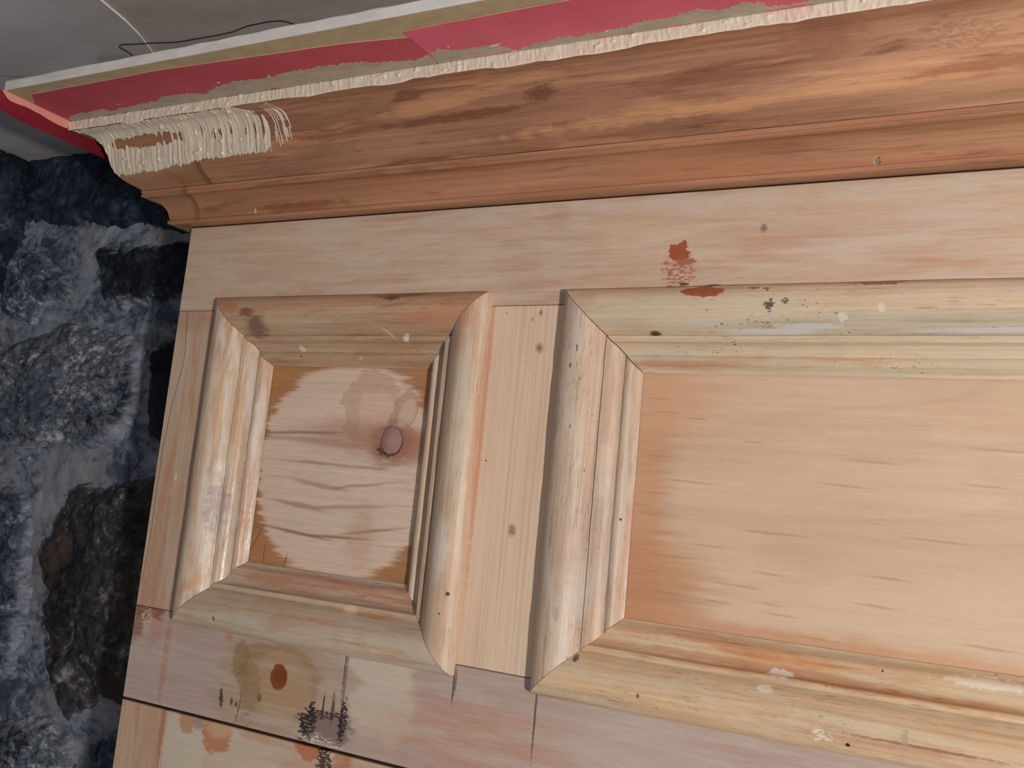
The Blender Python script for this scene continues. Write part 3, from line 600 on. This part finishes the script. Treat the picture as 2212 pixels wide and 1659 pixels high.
PROF = [(0, -.002), (0, .007), (.0006, .0088), (.0018, .0106), (.0035, .0126), (.006, .0148), (.010, .0170), (.0145, .0184), (.019, .0188), (.024, .0182), (.029, .0166), (.034, .0138), (.038, .0106), (.0415, .0070), (.0440, .0040), (.0458, .0012),
        (.0464, .0004), (.0470, .0016), (.0478, .0024), (.0505, .0020), (.0528, .0012), (.0536, -.0004), (.0540, -.0040), (.0556, -.0066), (.0585, -.0090), (.062, -.0106), (.0645, -.0112), (.0652, -.0104), (.0672, -.0092), (.0700, -.0090), (.0724, -.0098), (.0744, -.0118), (.0758, -.0150), (.0780, -.0182), (.0796, -.0196), (.081, -.0206)]
def moulding(name, side, rect, mat, parent, seed, m0=True, m1=True, gap=0.00035, lab=None):
    """one mitred length of the raised bolection moulding; rect = outer (x0, x1, z0, z1)"""
    x0, x1, z0, z1 = rect
    L0, L1 = (x0, x1) if side in 'tb' else (z0, z1)
    n = max(40, int((L1 - L0) / 0.006))
    pr = np.array(PROF); w = pr[None, :, 0]; h = pr[None, :, 1]
    t = np.linspace(0, 1, n + 1)[:, None]; j = np.arange(len(PROF))[None, :] + 0 * t
    a = L0 + (w + gap if m0 else 0 * w); b = L1 - (w + gap if m1 else 0 * w)
    s = a + (b - a) * t
    hh = h + (vnoise(s * 60, j * 0.22 + seed * 9, seed) - .5) * .0007 + (vnoise(s * 14, j * .08, seed + 5) - .5) * .0007 + (vnoise(s * 260, j * .7, seed + 8) - .5) * .00025
    ww = w + (vnoise(s * 11, j * .05 + 3, seed + 2) - .5) * .0007
    hh[:, 0] = -.002; hh[:, -1] = -.0206
    if side == 't': verts = np.stack([s, -hh, z1 - ww], -1).reshape(-1, 3)
    elif side == 'b': verts = np.stack([s, -hh, z0 + ww], -1).reshape(-1, 3)
    elif side == 'l': verts = np.stack([x0 + ww, -hh, s], -1).reshape(-1, 3)
    else: verts = np.stack([x1 - ww, -hh, s], -1).reshape(-1, 3)
    m = len(PROF); faces = []
    for i in range(n):
        for j in range(m - 1):
            q = (i * m + j, i * m + j + 1, (i + 1) * m + j + 1, (i + 1) * m + j)
            faces.append(q if side in 'br' else q[::-1])
    faces.append(tuple(range(m))); faces.append(tuple(range(n * m, n * m + m))[::-1])
    o = mesh(name, verts, faces, mat, parent, True, label=lab)
    try:
        o.data.set_sharp_from_angle(angle=math.radians(38))
    except Exception: pass
    return o
RS = (0.0728, 0.4662, 0.1003, 0.5024)
RB = (0.5556, 1.79, 0.0985, 0.5024)
moulding('panel_moulding', 't', RS, m_s_top, pan, 1, gap=.00055, lab='top moulding of the small panel, brown and orange')
moulding('panel_moulding', 'l', RS, m_s_left, pan, 2, gap=.00055, lab='left moulding of the small panel, streaked white')
moulding('panel_moulding', 'r', RS, m_s_right, pan, 3, gap=.00055, lab='right moulding of the small panel')
moulding('panel_moulding', 'b', RS, m_s_bot, pan, 4, gap=.00055, lab='bottom moulding of the small panel')
moulding('panel_moulding', 't', RB, m_b_top, pan, 5, gap=.0006, lab='top moulding of the large panel, speckled cream')
moulding('panel_moulding', 'l', RB, m_b_left, pan, 6, gap=.0005, lab='left moulding of the large panel, greyish cream')
moulding('panel_moulding', 'b', RB, m_b_bot, pan, 7, lab='bottom moulding of the large panel with orange streaks')
moulding('panel_moulding', 'r', RB, m_b_left, pan, 8)

low = empty('lower_panelling', (XE / 2, 0, -0.40), 'lower stripped pine boarding below the dark open gap', 'panelling')
board('stile', 0.0, 0.0772, -0.40, -0.0034, lower_stile_m, parent=low)
board('rail', 0.0778, XE, -0.40, -0.0034, lower_m, parent=low, label='blotchy rail with orange and grey remnants')
board('gap_backing', 0.001, XE, -0.03, 0.03, crack_m, y0=TH + .0005, y1=TH + .003, b=0, parent=low)
board('side_board', 0.0, 0.020, -0.40, -0.0034, back_m, y0=TH + .0002, y1=YB - .012, b=0, parent=low)

# ------------------------------------------------------------------ cornice
cor = empty('cornice', (XE / 2, -0.05, 0.60), 'reddish brown stained cornice moulding with cream brushed paint at its end', 'cornice')
UP = [(0.0, .7128), (.1150, .7128), (.1162, .7120), (.1158, .7030), (.1146, .7016), (.1090, .7008), (.1010, .7006), (.0985, .7000), (.0950, .6980), (.0905, .6944), (.0866, .6895), (.0835, .6838), (.0812, .6780), (.0793, .6722), (.0775, .6665), (.0752, .6612), (.0722, .6562), (.0684, .6520), (.0636, .6482), (.0580, .6450), (.0528, .6426), (.0494, .6410), (.0482, .6400), (.0478, .6394), (0.0, .6394)]
LO = [(0.0, .6388), (.0474, .6388), (.0480, .6382), (.0476, .6366), (.0466, .6348), (.0459, .6340), (.0457, .6336), (.0468, .6335), (.0478, .6328), (.0477, .6317), (.0466, .6307), (.0448, .6302), (.0428, .6301), (.0420, .6304), (.0396, .6302), (.0358, .6293), (.0318, .6275), (.0278, .6246), (.0246, .6208), (.0224, .6164), (.0210, .6120), (.0200, .6086), (.0194, .6064), (.0197, .6059), (.0210, .6055), (.0217, .6042), (.0214, .6024), (.0200, .6008), (.0176, .6001), (.0150, .6004), (0.0, .6022)]
def sweep_return(name, prof, mat, seed):
    m = len(prof); verts = []
    for y in (None, YB - .012):
        for (p, z) in prof: verts.append((-p, -p if y is None else y, z))
    faces = [(j, j + 1, m + j + 1, m + j) for j in range(m - 1)] + [tuple(range(m)), tuple(range(m, 2 * m))[::-1]]
    o = mesh(name, verts, faces, mat, cor, True)
    try: o.data.set_sharp_from_angle(angle=math.radians(32))
    except Exception: pass
    return o
def sweep_front2(name, prof, seed, split, mat_a, mat_b, la, lb):
    # short end block from the mitre to the splice, then the long run
    def run(nm, xa, xb, mat, lab):
        n = max(6, int(((xb) - (xa if xa is not None else -.1)) / 0.012)); verts = []; m = len(prof)
        for i in range(n + 1):
            for j, (p, z) in enumerate(prof):
                a = -p if xa is None else xa
                s = a + (xb - a) * i / n
                q = p + ((vnoise(s * 9, j * .1, seed) - .5) * .0006 if p > 0 else 0)
                verts.append((s, -q, z))
        faces = [(i * m + j, (i + 1) * m + j, (i + 1) * m + j + 1, i * m + j + 1) for i in range(n) for j in range(m - 1)]
        faces.append(tuple(range(m))[::-1]); faces.append(tuple(range(n * m, n * m + m)))
        o = mesh(nm, verts, faces, mat, cor, True, label=lab)
        try: o.data.set_sharp_from_angle(angle=math.radians(32))
        except Exception: pass
    run('end_block', None, split - .0002, mat_a, la)
    run('moulding_run', split + .0002, XE, mat_b, lb)
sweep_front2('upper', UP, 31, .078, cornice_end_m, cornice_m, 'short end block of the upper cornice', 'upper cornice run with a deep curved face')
sweep_front2('lower', LO, 32, .034, cornice_end_m, cornice_lo_m, 'short end block of the lower cornice', 'lower cornice run with rounded beads')
sweep_return('side_return', UP, cornice_end_m, 33)
sweep_return('side_return', LO, cornice_end_m, 34)

# cream paint on the front edge of the cornice top
def cream_edge():
    xs = np.arange(-.1172, XE - .002, 0.0009); nz = 16
    X, K = np.meshgrid(xs, np.linspace(0, 1, nz), indexing='ij')
    low_edge = .7012 - .0013 * fbm(X * 60, X * 0, 41, 3) - .0016 * np.clip(fbm(X * 25, X * 0 + 3, 42, 2) - .60, 0, 1) * 6
    top = .7127 + 0 * X
    Z = low_edge + (top - low_edge) * K
    streak = fbm(X * 420 + K * .9, K * 1.2, 43, 3) - .5
    lump = np.clip(fbm(X * 120, K * 3, 44, 2) - .70, 0, 1) * .010
    h = .0007 + streak * .0016 + lump
    h = h * np.clip(K / .08, 0, 1) * np.clip((1 - K) / .08, .25, 1)
    Pt = np.stack([X, -(.1163 + h), Z], -1)
    v, f = grid_mesh(X.shape[0], nz, Pt)
    # underside lip
    mesh('paint_edge', v, f, cream_m, cor, True, label='cream paint brushed along the top edge')
cream_edge()

# paint patch at the cornice end, brushed down the curve
def arc(prof):
    p = np.array(prof); d = np.r_[0, np.cumsum(np.hypot(*np.diff(p, axis=0).T))]; return p, d
def putty():
    prof = UP[4:21]; p, d = arc(prof); Ltot = d[-1]
    xs = np.arange(-.112, .235, 0.0006); ns = 150
    X, S = np.meshgrid(xs, np.linspace(0, Ltot, ns), indexing='ij')
    pp = np.interp(S, d, p[:, 0]); zz = np.interp(S, d, p[:, 1])
    dp = np.gradient(pp, axis=1); dz = np.gradient(zz, axis=1); ln = np.hypot(dp, dz)
    nx_, nz_ = -dz / ln, dp / ln       # outward-down normal in (p, z)
    t = S / Ltot
    # ragged lower edge, lower at the left end
    lowz = np.interp(X, [-.11, -.03, .04, .075, .085, .14, .19, .235], [.80, .78, .74, .71, .70, .70, .71, .72])
    lowz = lowz + (fbm(X * 130, X * 0, 51, 3) - .5) * .06 + (vnoise(X * 420, X * 0, 52) - .5) * .03
    m = lowz - t
    right = .196 + (fbm(t * 5, t * 0, 53, 2) - .5) * .01 - .035 * (t < .25) * (1 - t / .25)
    m = np.minimum(m, (right - X) * 12)
    m = np.minimum(m, (X + pp - .0005) * 40)
    # thin brown breaks where the brush skipped
    br = (1 - np.hypot((X + .012) / .062, (t - .36) / .085)) + (fbm(X * 240, t * 3, 54, 3) - .5) * 1.3
    m = np.where(br > .12, np.minimum(m, -.01), m)
    br2 = (1 - np.hypot((X - .115) / .035, (t - .34) / .20)) * .55 + (fbm(X * 330, t * 5, 55, 3) - .62) * 1.6
    m = np.where(br2 > .42, np.minimum(m, -.01), m)
    br3 = (fbm(X * 300, t * 2.2, 56, 3) - .5) * 1.5 + (X - .182) * 14 - .20 - .1 * (t > .45)
    m = np.where((br3 > .0) & (X > .15), np.minimum(m, -.01), m)
    streak = fbm(X * 330 + t * 2.5, t * 2.0, 57, 3) - .5
    h = .0010 + streak * .0022 + np.clip(fbm(X * 160, t * 14, 58, 2) - .68, 0, 1) * .008
    h = h * np.clip(m / .03, .15, 1) + .00025
    Pt = np.stack([X, -(pp + nx_ * h), zz + nz_ * h], -1)
    v, f = grid_mesh(X.shape[0], ns, Pt, m > 0)
    mesh('paint_patch', v, f, putty_m, cor, True, label='thick pale paint brushed over the cornice end')
    # separate dragged bristle streaks at the right-hand end
    vs = []; fs = []; rnd = random.Random(5)
    for k in range(16):
        xa = .198 + rnd.random() * .026; t0 = .02 + rnd.random() * .2; t1 = t0 + .15 + rnd.random() * .35
        if rnd.random() < .35: t0 += .38; t1 = min(t0 + .12, .66)
        wd = .0004 + rnd.random() * .0007
        nn = 24
        for i in range(nn + 1):
            t_ = t0 + (t1 - t0) * i / nn; s_ = t_ * Ltot
            q = np.interp(s_, d, p[:, 0]); z_ = np.interp(s_, d, p[:, 1])
            xc = xa + .016 * (t_ - .3) - .020 * max(0, .25 - t_) * 2
            for (o_, hh) in ((-wd, .0002), (0, .0010), (wd, .0002)):
                vs.append((xc + o_, -(q + hh * .8), z_ - hh * .5))
        b = len(vs) - 3 * (nn + 1)
        for i in range(nn):
            for j in range(2): fs.append((b + i * 3 + j, b + i * 3 + j + 1, b + i * 3 + 4 + j, b + i * 3 + 3 + j))
    mesh('bristle_streaks', vs, fs, putty_m, cor, True, kind='stuff', label='fine dragged brush streaks of pale paint')
putty()

# ------------------------------------------------------------------ board above the cornice, tape, wire
ZB = .7135; YF = -.2078; XB = -.1168
bd = empty('top_board', (XE / 2, -.05, ZB), 'tan board with a white front edge lying on the cornice', 'board')
def top_board():
    v, f = box_vf(XB, XE, YF + .0012, YB - .012, ZB, ZB + .0112)
    mesh('board_body', v, f, soffit_m, bd, label='raw tan underside')
    xs = np.linspace(XB, XE, 260); ring = []
    for x in xs:
        j = (vnoise(x * 40, 1, 61) - .5) * .0012
        ring.append([(x, YF + .0012, ZB - .0001), (x, YF + .0002, ZB + .0003), (x, YF, ZB + .001), (x, YF, ZB + .0105 + j), (x, YF + .0006, ZB + .0116 + j), (x, YF + .006, ZB + .0118 + j), (x, YF + .006, ZB + .0112)])
    v = [q for r in ring for q in r]; m = 7
    f = [(i * m + j, (i + 1) * m + j, (i + 1) * m + j + 1, i * m + j + 1) for i in range(len(xs) - 1) for j in range(m - 1)]
    f.append(tuple(range(m))[::-1])
    mesh('painted_edge', v, f, edge_m, bd, label='white front edge')
top_board()

def strip_on_soffit(name, inner, outer, z, mat, parent=None, thick=.0003, **kw):
    n = len(inner); v = []
    for (a, b) in zip(inner, outer): v += [(a[0], a[1], z), (b[0], b[1], z), (a[0], a[1], z - thick), (b[0], b[1], z - thick)]
    f = []
    for i in range(n - 1):
        a = i * 4; b = a + 4
        f += [(a + 2, b + 2, b + 3, a + 3), (a, a + 1, b + 1, b), (a + 1, a + 3, b + 3, b + 1), (a, b, b + 2, a + 2)]
    f += [(0, 2, 3, 1), (4 * n - 4, 4 * n - 3, 4 * n - 1, 4 * n - 2)]
    return mesh(name, v, f, mat, parent, **kw)
def tape(x0, x1, fo, z, label, group='masking tape on the board', seed=0, mat=None):
    xs = np.linspace(x0, x1, max(12, int((x1 - x0) / .01)))
    inner = [(x, -.1166) for x in xs]
    outer = [(x, fo(x) + (vnoise(x * 30, 2, seed) - .5) * .0008) for x in xs]
    if x0 < 0: inner = [(-.1160, -.1166), (-.1140, -.1166)] + inner; outer = [(-.1158, -.1690), (-.1120, -.1706)] + outer
    o = strip_on_soffit('masking_tape', inner, outer, z, mat or tape_m, label=label, cat='tape', group=group)
    return o, outer
f1 = lambda x: float(np.interp(x, [-.12, -.0902, .119, .3685, .45], [-.187, -.1893, -.191, -.1794, -.169]))
f2 = lambda x: float(np.interp(x, [.43, .615, 1.9], [-.1828, -.1850, -.186]))
t1, o1 = tape(-.0915, .452, f1, ZB - .0002, 'red masking tape strip tinted for dimmer light, ending near the cornice corner', seed=71)
t2, o2 = tape(.4425, XE - .01, f2, ZB - .0007, 'red masking tape strip tinted for brighter light, overlapping the first, running right', seed=72, mat=tape2_m)
strip_on_soffit('tape_edge', [(a, b + .0004) for a, b in o1], [(a, b - .0012) for a, b in o1], ZB - .00015, tape_edge_m, t1)
strip_on_soffit('tape_edge', [(a, b + .0004) for a, b in o2], [(a, b - .0009) for a, b in o2], ZB - .0006, tape_edge_m, t2)

SM = [(150, 256), (160, 248), (190, 243), (225, 236), (236, 243), (240, 239), (300, 226), (340, 219), (346, 211), (400, 203), (440, 205), (462, 190), (500, 176), (560, 172), (610, 160), (680, 147), (740, 139), (780, 136), (860, 135), (905, 128), (940, 108), (1000, 108), (1060, 97), (1110, 110), (1160, 95), (1200, 80), (1240, 80), (1290, 70), (1340, 60), (1380, 47), (1430, 40), (1480, 27), (1500, 22), (1550, 25), (1590, 8), (1640, 5), (1660, 15), (1700, 12), (1750, 3), (1800, -12), (1900, -40)]
SMW = np.array([at(u, v, 'z', ZB - .001)[:2] for u, v in SM])
def smear(x0, x1, z, parent):
    xs = np.arange(x0, x1, .0007)
    yo = np.interp(xs, SMW[:, 0], SMW[:, 1])
    yo = yo + (vnoise(xs * 500, xs * 0, 81) - .5) * .0035 + (fbm(xs * 90, xs * 0, 82, 3) - .5) * .004
    yi = -.1166 - .0016 * np.clip(fbm(xs * 45, xs * 0, 84, 3) - .50, 0, 1) * 5
    yo = np.minimum(yo, yi - .00005)
    sl = .0035     # brush marks run slantwise
    inner = list(zip(xs, yi)); outer = list(zip(xs + sl * (yo + .1166) / -.03, yo))
    strip_on_soffit('paint_smear', inner, outer, z, smear_m, parent, thick=.00025, label='thin greyish paint smear with a ragged edge')
smear(-.112, .4415, ZB - .0005, t1)
smear(.4425, XE - .015, ZB - .0010, t2)
def flecks(parent, lst, z):
    for (u, v, ln, ang) in lst:
        c = at(u, v, 'z', z); a = math.radians(ang); dx, dy = math.cos(a) * ln, math.sin(a) * ln; wx, wy = -math.sin(a) * ln * .18, math.cos(a) * ln * .18
        vs = [(c[0] - dx, c[1] - dy, z), (c[0] + wx, c[1] + wy, z - .0002), (c[0] + dx, c[1] + dy, z), (c[0] - wx, c[1] - wy, z - .0002), (c[0], c[1], z - .0012)]
        mesh('paint_fleck', vs, [(0, 4, 1), (1, 4, 2), (2, 4, 3), (3, 4, 0)], cream_m, parent, True)
flecks(t1, [(222, 238, .004, -30), (472, 178, .003, 40), (580, 165, .006, -40), (255, 225, .003, -20), (620, 158, .003, -30)], ZB - .0006)
flecks(t2, [(1068, 98, .010, -12), (1110, 110, .004, -10), (1310, 66, .003, 20), (968, 100, .002, 30)], ZB - .0011)

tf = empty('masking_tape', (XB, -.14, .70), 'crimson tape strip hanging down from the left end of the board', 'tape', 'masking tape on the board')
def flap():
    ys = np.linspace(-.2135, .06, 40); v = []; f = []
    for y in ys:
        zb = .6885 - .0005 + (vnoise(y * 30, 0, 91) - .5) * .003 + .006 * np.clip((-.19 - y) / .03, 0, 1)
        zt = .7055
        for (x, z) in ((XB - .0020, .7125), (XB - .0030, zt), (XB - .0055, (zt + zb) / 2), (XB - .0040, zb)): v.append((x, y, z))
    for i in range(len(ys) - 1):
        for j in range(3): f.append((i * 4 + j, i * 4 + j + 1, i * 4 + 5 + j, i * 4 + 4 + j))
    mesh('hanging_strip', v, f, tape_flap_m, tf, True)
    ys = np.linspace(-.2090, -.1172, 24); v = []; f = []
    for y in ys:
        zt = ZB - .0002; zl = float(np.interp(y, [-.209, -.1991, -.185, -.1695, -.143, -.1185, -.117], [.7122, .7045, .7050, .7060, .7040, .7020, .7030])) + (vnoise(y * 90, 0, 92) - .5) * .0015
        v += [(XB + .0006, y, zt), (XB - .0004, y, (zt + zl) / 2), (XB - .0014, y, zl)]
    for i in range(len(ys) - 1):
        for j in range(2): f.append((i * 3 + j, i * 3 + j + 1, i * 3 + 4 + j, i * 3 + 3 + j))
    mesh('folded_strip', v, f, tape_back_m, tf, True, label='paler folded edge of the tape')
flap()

def wire():
    px = [(285, 119), (272, 110), (262, 104), (258, 100), (264, 97), (285, 96), (330, 93), (380, 91), (425, 84), (470, 76), (505, 68), (530, 58), (560, 51), (590, 46), (612, 46), (636, 53)]
    pts = [at(u, v, 'y', YF + .003) for u, v in px]
    c = bpy.data.curves.new('loose_wire', 'CURVE'); c.dimensions = '3D'; c.bevel_depth = .00075; c.bevel_resolution = 2
    s = c.splines.new('BEZIER'); s.bezier_points.add(len(pts) - 1)
    for b, q in zip(s.bezier_points, pts):
        b.co = q; b.handle_left_type = b.handle_right_type = 'AUTO'
    c.materials.append(wire_m)
    o = bpy.data.objects.new('wire_tmp', c); COL.objects.link(o)
    m = bpy.data.meshes.new_from_object(o.evaluated_get(bpy.context.evaluated_depsgraph_get()))
    bpy.data.objects.remove(o)
    w = bpy.data.objects.new('loose_wire', m); COL.objects.link(w)
    w['label'] = 'thin dark wire looping above the white board edge'; w['category'] = 'wire'
wire()
